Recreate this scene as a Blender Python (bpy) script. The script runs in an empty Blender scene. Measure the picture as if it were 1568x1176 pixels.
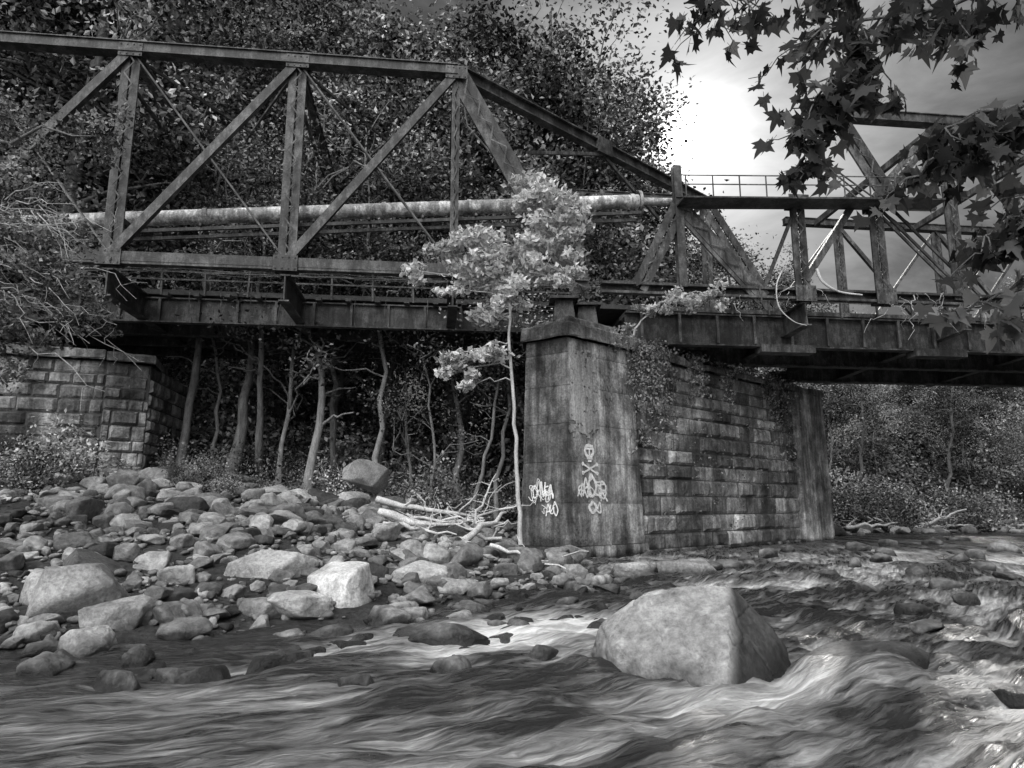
import bpy, math, random, bmesh
import numpy as np
from mathutils import Vector
random.seed(7); rng=np.random.default_rng(7)
S=bpy.context.scene
S.view_settings.view_transform='Standard'; S.view_settings.look='None'; S.view_settings.exposure=0
# ------------------------------------------------------------ noise
def _h(ix,iy,iz):
    n=(ix*374761393+iy*668265263+iz*1440662683)&0xffffffff
    n=((n^(n>>13))*1274126177)&0xffffffff
    return ((n^(n>>16))&0xffff)/65535.0
def vn(x,y,z=0.0):
    x=np.asarray(x,float);y=np.asarray(y,float);z=np.zeros_like(x)+z
    ix=np.floor(x).astype(np.int64);iy=np.floor(y).astype(np.int64);iz=np.floor(z).astype(np.int64)
    fx=x-ix;fy=y-iy;fz=z-iz
    fx=fx*fx*(3-2*fx);fy=fy*fy*(3-2*fy);fz=fz*fz*(3-2*fz)
    r=0
    for a in (0,1):
        for b in (0,1):
            for c in (0,1):
                r=r+_h(ix+a,iy+b,iz+c)*(fx if a else 1-fx)*(fy if b else 1-fy)*(fz if c else 1-fz)
    return r
def fbm(x,y,z=0.0,o=4):
    r=0;a=.5;t=0
    for i in range(o):
        r=r+a*vn(np.asarray(x)*2**i+i*17.3,np.asarray(y)*2**i+i*7.7,np.asarray(z)*2**i);t+=a;a*=.5
    return r/t
# ------------------------------------------------------------ geometry accumulator
class Geo:
    def __init__(s): s.V=[];s.n=0;s.F={3:[],4:[]}
    def add(s,v,f,mat=0,shade=.5,smooth=False):
        v=np.asarray(v,float).reshape(-1,3);f=np.asarray(f,np.int64);k=f.shape[1]
        sh=np.zeros(len(f))+shade
        s.F[k].append((f+s.n,np.full(len(f),mat),sh,np.full(len(f),smooth)))
        s.V.append(v);s.n+=len(v)
    def obj(s,name,mats,parent=None,uv=None,link=True):
        me=bpy.data.meshes.new(name)
        V=np.concatenate(s.V);me.vertices.add(len(V));me.vertices.foreach_set('co',V.astype(np.float32).ravel())
        lo=[];st=[];mi=[];sh=[];sm=[];c=0
        for k in (3,4):
            for f,m,h,q in s.F[k]:
                lo.append(f.ravel());st.append(c+np.arange(len(f))*k);c+=f.size;mi.append(m);sh.append(h);sm.append(q)
        lo=np.concatenate(lo);st=np.concatenate(st)
        me.loops.add(len(lo));me.loops.foreach_set('vertex_index',lo.astype(np.int32))
        me.polygons.add(len(st));me.polygons.foreach_set('loop_start',st.astype(np.int32))
        me.polygons.foreach_set('material_index',np.concatenate(mi).astype(np.int32))
        me.polygons.foreach_set('use_smooth',np.concatenate(sm))
        at=me.attributes.new('shade','FLOAT','FACE');at.data.foreach_set('value',np.concatenate(sh).astype(np.float32))
        me.update(calc_edges=True);me.validate()
        for m in mats: me.materials.append(m)
        o=bpy.data.objects.new(name,me)
        if link: S.collection.objects.link(o)
        if parent: o.parent=parent
        return o
def empty(name):
    o=bpy.data.objects.new(name,None);S.collection.objects.link(o);return o
BOXF=[(0,3,2,1),(4,5,6,7),(0,1,5,4),(1,2,6,5),(2,3,7,6),(3,0,4,7)]
def V3(*a): return np.array(a,float)
def beam(g,p,q,w,h,mat=0,shade=None,up=(0,0,1)):
    p=np.asarray(p,float);q=np.asarray(q,float);d=q-p;L=np.linalg.norm(d);d=d/L
    up=np.asarray(up,float)
    if abs(d@up)>.98: up=V3(0,1,0)
    sx=np.cross(d,up);sx/=np.linalg.norm(sx);u=np.cross(sx,d)
    v=[c+a*sx*w/2+b*u*h/2 for c in (p,q) for a,b in ((-1,-1),(1,-1),(1,1),(-1,1))]
    g.add(v,BOXF,mat,random.uniform(.2,.75) if shade is None else shade)
def ibeam(g,p,q,w,h,t=.05,side=(0,0,1)):
    p=np.asarray(p,float);q=np.asarray(q,float);d=(q-p)/np.linalg.norm(q-p)
    up=np.asarray(side,float);sx=np.cross(d,up);sx/=np.linalg.norm(sx);u=np.cross(sx,d)
    s=random.uniform(.3,.6)
    beam(g,p+u*(h-t)/2,q+u*(h-t)/2,w,t,0,s,side);beam(g,p-u*(h-t)/2,q-u*(h-t)/2,w,t,0,s,side)
    beam(g,p,q,t,h-2*t-.004,0,s*.7,side)
def tube(g,pts,rad,n=8,mat=0,shade=.5,smooth=True):
    pts=np.asarray(pts,float);k=len(pts);rad=np.zeros(k)+rad
    d=np.gradient(pts,axis=0);d/=np.linalg.norm(d,axis=1)[:,None]+1e-9
    ref=V3(0,0,1) if abs(d[0][2])<.9 else V3(1,0,0)
    vs=[]
    for i in range(k):
        a=np.cross(d[i],ref);a/=np.linalg.norm(a)+1e-9;b=np.cross(d[i],a)
        t=np.arange(n)*2*math.pi/n
        vs.append(pts[i]+rad[i]*(np.cos(t)[:,None]*a+np.sin(t)[:,None]*b))
    f=[(i*n+j,i*n+(j+1)%n,(i+1)*n+(j+1)%n,(i+1)*n+j) for i in range(k-1) for j in range(n)]
    g.add(np.concatenate(vs),f,mat,shade,smooth)
def wig(p,q,k=6,amp=.1,sag=0):
    p=np.asarray(p,float);q=np.asarray(q,float);t=np.linspace(0,1,k)[:,None]
    L=np.linalg.norm(q-p);o=rng.normal(0,amp*L,(k,3));o[0]=0;o[-1]=0
    r=p+(q-p)*t+o;r[:,2]+=sag*L*4*(t*(1-t))[:,0];return r
# ------------------------------------------------------------ materials
def nt(name):
    m=bpy.data.materials.new(name);m.use_nodes=True;n=m.node_tree
    b=n.nodes['Principled BSDF'];return m,n,b
def N(n,t,**k):
    x=n.nodes.new(t)
    for a,v in k.items(): setattr(x,a,v)
    return x
def mth(n,op,a,b=None,c=None,clamp=False):
    x=N(n,'ShaderNodeMath',operation=op,use_clamp=clamp)
    for i,v in enumerate((a,b,c)):
        if v is None: continue
        if isinstance(v,(int,float)): x.inputs[i].default_value=v
        else: n.links.new(v,x.inputs[i])
    return x.outputs[0]
def noise(n,scale=1,detail=5,rough=.6,vec=(1,1,1),coord='Object',dist=0,pos=False):
    if pos: src=N(n,'ShaderNodeNewGeometry').outputs['Position']
    else: src=N(n,'ShaderNodeTexCoord').outputs[coord]
    mp=N(n,'ShaderNodeMapping');mp.inputs['Scale'].default_value=vec
    n.links.new(src,mp.inputs['Vector'])
    x=N(n,'ShaderNodeTexNoise');x.inputs['Scale'].default_value=scale;x.inputs['Detail'].default_value=detail;x.inputs['Roughness'].default_value=rough
    x.inputs['Distortion'].default_value=dist
    n.links.new(mp.outputs[0],x.inputs['Vector']);return x.outputs['Fac']
def mr(n,v,a,b,c,d):
    x=N(n,'ShaderNodeMapRange');n.links.new(v,x.inputs[0])
    for i,w in enumerate((a,b,c,d)): x.inputs[i+1].default_value=w
    return x.outputs[0]
def shade(n): return N(n,'ShaderNodeAttribute',attribute_name='shade').outputs['Fac']
def finish(n,b,val,rough=.9,bump=None,bs=.5,bd=.05,spec=.2):
    cc=N(n,'ShaderNodeCombineColor')
    for i in range(3): n.links.new(val,cc.inputs[i])
    n.links.new(cc.outputs[0],b.inputs['Base Color'])
    if isinstance(rough,(int,float)): b.inputs['Roughness'].default_value=rough
    else: n.links.new(rough,b.inputs['Roughness'])
    b.inputs['Specular IOR Level'].default_value=spec
    if bump is not None:
        bp=N(n,'ShaderNodeBump');bp.inputs['Strength'].default_value=bs;bp.inputs['Distance'].default_value=bd
        n.links.new(bump,bp.inputs['Height']);n.links.new(bp.outputs[0],b.inputs['Normal'])
def mat_stone(name,lo,hi,streak=.5,wet=True,bs=.6,fine=14,blotch=0,wz=.2,shaded_side=None):
    m,n,b=nt(name)
    a=noise(n,1.3,8,.65);f=noise(n,fine,8,.72);s=noise(n,1.0,6,.65,(2.2,2.2,.2))
    v=mr(n,a,.3,.7,lo,hi)
    v=mth(n,'MULTIPLY',v,mr(n,f,.3,.7,.5,1.45))
    if streak:
        v=mth(n,'MULTIPLY',v,mr(n,s,.38,.62,1-streak,1.15))
        s2=noise(n,1.0,4,.6,(7,7,.35));v=mth(n,'MULTIPLY',v,mr(n,s2,.4,.6,.78,1.12))
    if blotch:
        q=noise(n,.55,7,.7,(1,1,.8));v=mth(n,'MULTIPLY',v,mr(n,q,.44,.6,1-blotch,1.35))
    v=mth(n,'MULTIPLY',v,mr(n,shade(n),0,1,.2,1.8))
    r=.9
    if wet:
        g=N(n,'ShaderNodeNewGeometry');sp=N(n,'ShaderNodeSeparateXYZ');n.links.new(g.outputs['Position'],sp.inputs[0])
        w=mth(n,'ADD',sp.outputs[2],mr(n,a,.3,.7,-.12,.12))
        v=mth(n,'MULTIPLY',v,mr(n,w,.02,wz,.22,1));r=mr(n,w,.02,wz,.25,.9)
        if shaded_side:   # right flank past the ridge: shaded side painted into the rock colour
            e=mth(n,'ADD',mth(n,'MULTIPLY',sp.outputs[0],shaded_side[0]),mth(n,'MULTIPLY',sp.outputs[2],shaded_side[1]))
            e=mth(n,'ADD',e,mth(n,'MULTIPLY',f,.12));e=mth(n,'ADD',e,mth(n,'MULTIPLY',a,.2));v=mth(n,'MULTIPLY',v,mr(n,e,shaded_side[2],shaded_side[2]+.12,1,.17))
    finish(n,b,v,r,mth(n,'ADD',f,mth(n,'MULTIPLY',a,2.)),bs,.06,.3)
    return m
def mat_leaf(name,lo,hi,trans=.5,inst_=False):
    m,n,b=nt(name);n.nodes.remove(b)
    v=mth(n,'POWER',shade(n),1.5);v=mr(n,v,0,1,lo,hi)
    if inst_:
        oi=N(n,'ShaderNodeObjectInfo');v=mth(n,'MULTIPLY',v,mr(n,oi.outputs['Random'],0,1,.45,1.35))
        q=noise(n,.22,4,.65,pos=True);v=mth(n,'MULTIPLY',v,mr(n,q,.4,.6,.35,1.5))
    cc=N(n,'ShaderNodeCombineColor')
    for i in range(3): n.links.new(v,cc.inputs[i])
    d=N(n,'ShaderNodeBsdfDiffuse');n.links.new(cc.outputs[0],d.inputs[0])
    if not trans:
        n.links.new(d.outputs[0],n.nodes['Material Output'].inputs[0]);return m
    t=N(n,'ShaderNodeBsdfTranslucent');n.links.new(cc.outputs[0],t.inputs[0])
    mx=N(n,'ShaderNodeMixShader');mx.inputs[0].default_value=trans
    n.links.new(d.outputs[0],mx.inputs[1]);n.links.new(t.outputs[0],mx.inputs[2])
    n.links.new(mx.outputs[0],n.nodes['Material Output'].inputs[0]);return m
def mat_basic(name,lo,hi,scale=3,vec=(1,1,1),rough=.8,bs=.4,bd=.03,spec=.3,metal=0,rust=0):
    m,n,b=nt(name);a=noise(n,scale,8,.65,vec);f=noise(n,scale*9,4,.6,vec)
    v=mth(n,'MULTIPLY',mr(n,a,.32,.68,lo,hi),mr(n,f,.3,.7,.6,1.4))
    if rust:
        q=noise(n,1.6,7,.75,(1,1,.6));v=mth(n,'MULTIPLY',v,mr(n,q,.46,.56,1-rust,1.1))
        q2=noise(n,5,5,.7,(2,2,.25));v=mth(n,'MULTIPLY',v,mr(n,q2,.42,.52,1-rust*.6,1.05))
    v=mth(n,'MULTIPLY',v,mr(n,shade(n),0,1,.4,1.6))
    b.inputs['Metallic'].default_value=metal
    finish(n,b,v,rough,mth(n,'ADD',a,f),bs,bd,spec);return m
M_rock=mat_stone('river_rock',.08,.38,0,True,.9,11)
M_boul=mat_stone('boulder_granite',.22,.40,0,True,.7,18,.35)
M_hero=mat_stone('boulder_granite_shaded_side',.30,.46,0,True,.8,14,.35,.30,(1.0,-.40,1.98))
M_mason=mat_stone('weathered_masonry',.13,.46,.5,True,1,14,.55)
M_conc=mat_stone('stained_concrete',.15,.48,.65,True,.7,14,.6)
M_paintp=mat_stone('whitewash',.42,.66,.4,False,.3)
M_mortar=mat_basic('mortar',.04,.09)
M_steel=mat_basic('rusty_steel',.045,.14,2.5,rough=.6,spec=.4,rust=.6)
M_pipe=mat_basic('pipe_paint',.42,.68,1.6,(1,1,3),rough=.55,rust=.6)
M_deck=mat_basic('deck_timber',.04,.09,3)
M_bark=mat_basic('bark',.08,.24,2.5,(3,3,.6),bs=.9,bd=.05)
M_barkm=mat_basic('grey_bark',.15,.40,3,(3,3,.6),bs=.9)
M_barkl=mat_basic('pale_bark',.25,.55,3,(3,3,.6),bs=.8)
M_wood=mat_basic('driftwood',.3,.6,4,rough=.85)
M_white=mat_basic('white_spray_paint',.7,.85,5,rough=.6,bs=.05)
M_leafF=mat_leaf('forest_leaf',.028,.44,0,True)
M_leafM=mat_leaf('maple_leaf',.02,.13,.35)
M_leafL=mat_leaf('pale_leaf',.25,.8,.35)
M_leafV=mat_leaf('ivy_leaf',.05,.48,.3)
m,n,b=nt('forest_ground');a=noise(n,.8,9,.7);f=noise(n,9,8,.75)
finish(n,b,mth(n,'MULTIPLY',mr(n,a,.3,.7,.03,.09),mr(n,f,.3,.7,.3,1.8)),.95,f,1,.15);M_ground=m
# water
m,n,b=nt('river_water')
st1=noise(n,1,8,.66,(6.5,.85,1),'UV',1.0);st2=noise(n,1,6,.62,(22,2.4,1),'UV',.9);st3=noise(n,1,4,.5,(2.,.6,1),'UV',.5)
fo=N(n,'ShaderNodeAttribute',attribute_name='foam').outputs['Fac']
k=mth(n,'ADD',mth(n,'MULTIPLY',st1,1.4),mth(n,'MULTIPLY',st2,.8));k=mth(n,'ADD',k,mth(n,'MULTIPLY',st3,.6))
k=mth(n,'ADD',k,mth(n,'MULTIPLY',fo,.80))
ff=mr(n,k,1.42,2.38,0,1)
ff=mth(n,'POWER',ff,1.55)
finish(n,b,mth(n,'MULTIPLY_ADD',ff,.85,.022),mr(n,ff,0,.4,.26,.75),mth(n,'ADD',st1,mth(n,'MULTIPLY',st2,.6)),.85,.12,.4)
M_water=m
# ------------------------------------------------------------ terrain
SH=np.array([(-60,-2),(-26,3.2),(-14,5.8),(-5.7,8),(-4.1,8.5),(-1.8,9.6),(-.7,11.4),(1.1,14.1),(2.2,18.5),(2.6,22.5),(3.5,24.5),(13,34),(16.5,39),(19,42.5),(26,43.5),(36,45),(60,50),(140,60)],float)
POLY=np.vstack([SH,[(140,300),(-300,300),(-300,-2)]])
def inside(x,y,P):
    c=np.zeros(x.shape,bool)
    for i in range(len(P)):
        x1,y1=P[i];x2,y2=P[i-1]
        if y1==y2: continue
        c^=((y1>y)!=(y2>y))&(x<(x2-x1)*(y-y1)/(y2-y1)+x1)
    return c
def shdist(x,y):
    d=np.full(x.shape,1e9)
    for i in range(len(SH)-1):
        a=SH[i];e=SH[i+1]-a;t=np.clip(((x-a[0])*e[0]+(y-a[1])*e[1])/(e@e),0,1)
        d=np.minimum(d,np.hypot(x-a[0]-t*e[0],y-a[1]-t*e[1]))
    return np.where(inside(x,y,POLY),d,-d)
def ground(x,y):
    x=np.asarray(x,float);y=np.asarray(y,float)
    d=shdist(x,y)
    dr=(x-(.85*np.maximum(y,0)+2.6))/1.3
    far=np.clip((x-18)/15,0,1)
    zl=.16*np.clip(d,0,17)+.42*np.clip(d-17,0,55)*(1-.35*far)+.12*np.clip(d-72,0,200)
    zr=.3*np.clip(dr,0,12)
    z=np.where(d>0,zl,np.where(dr>0,zr*np.clip(-d/4,0,1),np.maximum(np.maximum(d,dr)*.35,-.9)))
    z=z+(fbm(x*.35,y*.35)-.5)*.5*np.clip(np.maximum(d,dr)*.25+.5,0,1.6)+(fbm(x*2,y*2,3)-.5)*.16
    return z-.03
def gz(x,y): return float(ground(np.array([x]),np.array([y]))[0])
def axis(segs):
    r=[]
    for a,b_,s in segs: r+=list(np.arange(a,b_,s))
    return np.array(r+[segs[-1][1]])
def sheet(xs,ys,zf):
    X,Y=np.meshgrid(xs,ys);nx=len(xs);ny=len(ys)
    Z=zf(X.ravel(),Y.ravel());v=np.stack([X.ravel(),Y.ravel(),Z],1)
    i=np.arange(nx-1)[None]+np.arange(ny-1)[:,None]*nx;i=i.ravel()
    return v,np.stack([i,i+1,i+1+nx,i+nx],1)
g=Geo();v,f=sheet(axis([(-300,-60,12),(-60,-22,1),(-22,24,.2),(24,70,1),(70,300,12)]),axis([(-120,-10,8),(-10,2,.6),(2,46,.2),(46,80,1),(80,400,12)]),ground)
g.add(v,f,0,.5,True);g.obj('ground',[M_ground])
# ------------------------------------------------------------ water
CX,CY=-12.,30.
BOUL=(1.75,7.15)
def wave(x,y):
    r=np.hypot(x-CX,y-CY);a=np.arctan2(y-CY,x-CX)*26
    near=np.clip(1.25-(y-4)/34,.3,1.1)*np.clip((x+9)/9,.4,1)
    w=(fbm(r*.75,a*.35,1,3)-.5)*.26+(fbm(r*2.2,a*.9,5,4)-.5)*.27+(fbm(r*6,a*2.2,9,4)-.5)*.13
    w+=.025*np.sin(a*1.7+4*fbm(r*.6,a*.2,4,2)*3)
    z=w*near
    db=np.hypot((x-BOUL[0])/1.15,(y-BOUL[1])/1.0)
    z+=.05*np.exp(-((db-1.0)/.2)**2)
    return z,near,w,r,a,db
xs=axis([(-90,-12,3),(-12,-7,.2),(-7,10,.05),(10,20,.15),(20,48,.5),(48,150,6)])
ys=axis([(-40,0,2),(0,3,.2),(3,14,.05),(14,24,.12),(24,52,.4)])
v,f=sheet(xs,ys,lambda x,y:wave(x,y)[0])
g=Geo();g.add(v,f,0,.5,True);wo=g.obj('river_water',[M_water]);me=wo.data
z,near,w,r,a,db=wave(v[:,0],v[:,1])
foam=np.clip((fbm(r*.9+3,a*.22,7,3)-.40)*2.4,0,1)*.6+np.clip(-w*3.2,-.2,.7)
foam*=np.clip(near*1.1,.5,1)*np.clip((v[:,0]+7.5)/6,.5,1)
foam+=.25*np.exp(-((db-1.05)/.25)**2)
foam+=.42*np.exp(-(((v[:,0]-.4)/1.8)**2+((v[:,1]-9.8)/1.9)**2))
foam+=.30*np.exp(-(((v[:,0]-3.6)/2.4)**2+((v[:,1]-6.6)/2.0)**2))
foam+=.35*np.exp(-(((v[:,0]-11)/8.)**2+((v[:,1]-20)/9.0)**2))
foam+=.12*np.exp(-(((v[:,0]-0)/5.)**2+((v[:,1]-5.8)/1.6)**2))
at=me.attributes.new('foam','FLOAT','POINT');at.data.foreach_set('value',foam.astype(np.float32))
uv=me.uv_layers.new(name='flow');li=np.zeros(len(me.loops),np.int32);me.loops.foreach_get('vertex_index',li)
uv.data.foreach_set('uv',np.stack([r[li],a[li]],1).astype(np.float32).ravel())
# ------------------------------------------------------------ rocks
def hull(P,cuts,amp,seed,sm=1,freq=3.,crack=0):
    bm=bmesh.new()
    for p in P: bm.verts.new(p)
    r=bmesh.ops.convex_hull(bm,input=bm.verts[:])
    for q in [x for x in r['geom_interior'] if isinstance(x,bmesh.types.BMVert)]: 
        if q.is_valid: bm.verts.remove(q)
    lone=[q for q in bm.verts if not q.link_faces]
    for q in lone: bm.verts.remove(q)
    bmesh.ops.triangulate(bm,faces=bm.faces[:])
    for i in range(cuts): bmesh.ops.subdivide_edges(bm,edges=bm.edges[:],cuts=1,use_grid_fill=True)
    for i in range(sm): bmesh.ops.smooth_vert(bm,verts=bm.verts[:],factor=.5,use_axis_x=True,use_axis_y=True,use_axis_z=True)
    bmesh.ops.triangulate(bm,faces=bm.faces[:]);bm.normal_update()
    v=np.array([q.co[:] for q in bm.verts]);nn=np.array([q.normal[:] for q in bm.verts])
    bm.verts.index_update();f=np.array([[q.index for q in t.verts] for t in bm.faces]);bm.free()
    d=(fbm(v[:,0]*freq+seed,v[:,1]*freq,v[:,2]*freq,4)-.5)*2*amp
    if crack:
        for s_ in (3,8):
            c=fbm(v[:,0]*1.4+s_+seed,v[:,1]*1.4,v[:,2]*2.2,2);d-=crack*np.exp(-((c-.5)/.008)**2)
    return v+nn*d[:,None],f
def rndpts(seed,npt,sy,sz):
    R=np.random.default_rng(seed);p=R.normal(size=(npt,3));p/=np.linalg.norm(p,axis=1)[:,None];p*=R.uniform(.8,1.08,(npt,1))
    p=np.sign(p)*np.abs(p)**.8
    return p*V3(1,sy,sz)
def lib_(cuts,s0,npt,sm=1): return [hull(rndpts(s0+i,random.randint(*npt),random.uniform(.6,.95),random.uniform(.35,.75)),cuts,.06,i*3.1,sm) for i in range(30)]
libA=lib_(3,100,(13,24),2);libB=lib_(1,200,(10,15))
g=Geo()
def putrock(x,y,z,s,lib,sh=None,tl=.2):
    v,f=lib[rng.integers(len(lib))];t=rng.uniform(0,6.28);e=rng.normal(0,tl)
    v=v*s;v=np.stack([v[:,0],v[:,1]*math.cos(e)-v[:,2]*math.sin(e),v[:,1]*math.sin(e)+v[:,2]*math.cos(e)],1)
    v=np.stack([v[:,0]*math.cos(t)-v[:,1]*math.sin(t),v[:,0]*math.sin(t)+v[:,1]*math.cos(t),v[:,2]],1)
    g.add(v+V3(x,y,z),f,0,np.clip(rng.normal(.42,.26),.03,1) if sh is None else sh,True)
def rocks(n_,xr,yr,smin,smax,dmin,dmax,pw=2.2,lift=.25,lib=libA):
    c=0;X=rng.uniform(*xr,n_*6);Y=rng.uniform(*yr,n_*6);D=shdist(X,Y);Z=ground(X,Y)
    for x,y,d,z in zip(X,Y,D,Z):
        if d<dmin or d>dmax: continue
        s=smin+(smax-smin)*rng.random()**pw
        if np.hypot(x-BOUL[0],y-BOUL[1])<1.7: continue
        if y>20.5 and x>.2 and d<3.5 and x<18: continue
        putrock(x,y,max(z,-.12)+s*lift,s,lib);c+=1
        if c>=n_: break
rocks(950,(-16,3),(6,17),.12,.40,-.9,12)
rocks(3800,(-15,3),(6,18),.04,.15,-1.0,12,1.3,.3,libB)
rocks(900,(-20,3),(15,32),.14,.60,.1,20)
rocks(1600,(-18,3),(16,28),.08,.22,.1,20,1.5,.35,libB)
rocks(110,(-9,2),(5,12),.12,.4,-1.9,0,2,.0)
rocks(90,(-3,4),(8,18),.1,.32,-2.4,0,1.6,-.02)
rocks(200,(14,44),(36,50),.2,.8,-3,2.5)
rocks(60,(-14,-4),(22,34),.4,.9,4,20)
for x,y,s in [(3.3,17.5,.4),(4,18.2,.35),(4.9,18,.5),(5.7,18.6,.55),(3.0,15.8,.4),(2.4,15.2,.3),(6.6,19.5,.35),(1.8,13.6,.3),(.9,11.6,.25),(.1,9.6,.22),(2.2,12.4,.22),(3.5,13.8,.2),
    (13,20.5,.4),(14.5,22,.5),(16,21.4,.45),(12,18,.35),(17.5,25,.6),(19,27,.7),(15,17.8,.3),(18,30,.5),(21,33,.6),(11,24,.3),(10,15,.3),(7.8,12.2,.25),(22,28,.6),(3.2,9.2,.22),(4.3,6.2,.24),(-.6,7.2,.24),(-2.6,7.4,.24),(5.5,9.5,.28),(.3,7.9,.26),(-1.4,6.6,.22),(6.2,11,.28),(8.6,14,.35),(4.9,11.6,.24),(-3.6,6.6,.24),(2.9,10.8,.24),(7.2,21.5,.4),(8.4,23,.45),(10,25.5,.4),(5.2,15.5,.25),(9.5,19.5,.4),(11,21,.4),(12.5,23.5,.4),
    (-4.6,7.1,.34),(-5.2,6.9,.28),(-3.9,7.5,.26),(-6.2,7.3,.32),(6.8,13.5,.35),(9.8,17,.4),(11.4,16.2,.35),(7.4,16.6,.3),(12.8,26,.5),(15.5,29,.5)]:
    putrock(x,y,.0,s,libA,rng.uniform(.15,.45),.1)
g.obj('river_rocks',[M_rock])
def boulder(x,y,z,sx,sy,sz,seed,rot=0,sh=.6):
    v,f=hull(rndpts(seed+500,19,1,1),4,.05,seed,3,2.5);v=v/np.abs(v).max(0)*V3(sx,sy,sz);c,s_=math.cos(rot),math.sin(rot)
    v=np.stack([v[:,0]*c-v[:,1]*s_,v[:,0]*s_+v[:,1]*c,v[:,2]],1)
    g=Geo();g.add(v+V3(x,y,z),f,0,sh,True);return g.obj('boulder',[M_boul])
HP=[(.78,7.2,-.4),(.95,6.7,-.4),(1.68,6.1,-.4),(2.45,6.55,-.4),(2.85,7.2,-.4),(2.3,8.2,-.4),(1.1,8.1,-.4),
    (.78,7.15,.12),(.90,7.25,.40),(1.0,6.8,.30),(1.30,7.1,.69),(1.80,7.15,.82),(2.20,7.1,.81),(2.42,7.6,.70),(1.5,7.9,.66),(2.02,6.66,.55),(1.80,6.12,.02),(1.30,6.42,.02),(2.58,7.1,.42),(2.66,6.95,.0),(2.30,6.55,.05),(2.80,7.3,.18),(1.0,7.7,.3)]
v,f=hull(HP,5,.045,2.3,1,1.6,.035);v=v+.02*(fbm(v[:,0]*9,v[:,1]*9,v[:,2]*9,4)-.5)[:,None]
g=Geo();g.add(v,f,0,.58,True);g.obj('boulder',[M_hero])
boulder(-3.9,11.6,.52,.80,.5,.42,3,.2,.5)
boulder(-2.55,10.8,.34,.66,.5,.42,5,-.5,.95)
boulder(-5.7,9.3,.36,.66,.6,.5,8,.4,.4)
boulder(-6.8,11.4,.6,.5,.45,.42,12,1,.08)
boulder(-4.9,8.9,.2,.45,.36,.3,14,.3,.5)
boulder(-1.7,12.6,.4,.55,.4,.28,19,.1,.6)
boulder(-3.0,9.9,.25,.5,.35,.22,61,.1,.9)
boulder(-6.3,9.9,.5,.5,.4,.3,62,.6,.5)
boulder(4.3,17.3,.08,.75,.5,.3,21,.1,.5)
boulder(2.9,16.9,.06,.5,.45,.33,23,.7,.5)
boulder(-.9,8.9,-.02,.6,.35,.2,25,.1,.2)
boulder(3.7,7.4,-.04,.62,.45,.26,27,.2,.1)
boulder(-5.6,26.5,2.7,.9,.8,.7,29,.1,.4)
boulder(-4.7,8.0,.05,.3,.25,.24,33,.1,.8)
# ------------------------------------------------------------ masonry
def wall(g,p0,p1,zb,zt,ch=.55,bl=1.15,out=(0,-1),dep=.09,mat=0,base_out=0.):
    p0=np.array(p0,float);p1=np.array(p1,float);L=np.linalg.norm(p1-p0);d=(p1-p0)/L;o=np.array(out,float);o/=np.linalg.norm(o)
    nc=max(1,round((zt-zb)/ch));z=zb
    hs=rng.uniform(.75,1.25,nc);hs*=(zt-zb)/hs.sum()
    for c in range(nc):
        h=hs[c];x=-rng.uniform(0,bl)
        while x<L:
            w=bl*rng.uniform(.6,1.45);a=max(x,0);e=min(x+w,L);x+=w
            if e-a<.12: continue
            nx=12;nz=7;U,W=np.meshgrid(np.linspace(0,1,nx),np.linspace(0,1,nz))
            gap=.016
            su=a+gap+(e-a-2*gap)*U;sz=z+gap+(h-2*gap)*W
            edge=np.minimum(np.minimum(U,1-U)*(e-a),np.minimum(W,1-W)*h)
            dd=np.where(edge<1e-6,0,dep*rng.uniform(.2,1.2)+.14*(fbm(su*2.5+p0[0],sz*2.5,c,4)-.5))
            P=np.stack([p0[0]+d[0]*su+o[0]*dd,p0[1]+d[1]*su+o[1]*dd,sz],-1).reshape(-1,3)
            i=(np.arange(nx-1)[None]+np.arange(nz-1)[:,None]*nx).ravel()
            F=np.stack([i,i+1,i+1+nx,i+nx],1)
            g.add(P,F,mat,np.clip(rng.normal(.5,.22),.08,1),False)
        z+=h
def prism(g,foot,zb,zt,ex=0.,mat=0,sh=.5,div=1):
    foot=np.array(foot,float);c=foot.mean(0);k=len(foot);b_=c+(foot-c)*(1+ex)
    v=[(*p,zb) for p in b_]+[(*p,zt) for p in foot]
    g.add(v,[(i,(i+1)%k,k+(i+1)%k,k+i) for i in range(k)],mat,sh)
    if k==4: g.add([(*p,zt) for p in foot],[(0,1,2,3)],mat,sh)
    else:
        g.add([(*c,zt)]+[(*p,zt) for p in foot],[(0,i+1,(i+1)%k+1) for i in range(k)],mat,sh)
AX=np.array([.747,.665]);AXN=np.array([.665,-.747])
P0=np.array([1.81,21.9]);TH=2.4
def PP(a,t): return P0+AX*a-AXN*t
pier=empty('stone_bridge_pier')
g=Geo()
nose=[PP(0,.0),PP(3.35,0),PP(3.35,TH+.1),PP(.55,TH+.1),PP(-.35,1.6)]
c0=np.array(nose).mean(0);lifts=[-.6,.35,1.7,3.0,4.25,5.5,6.6,7.12]
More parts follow.
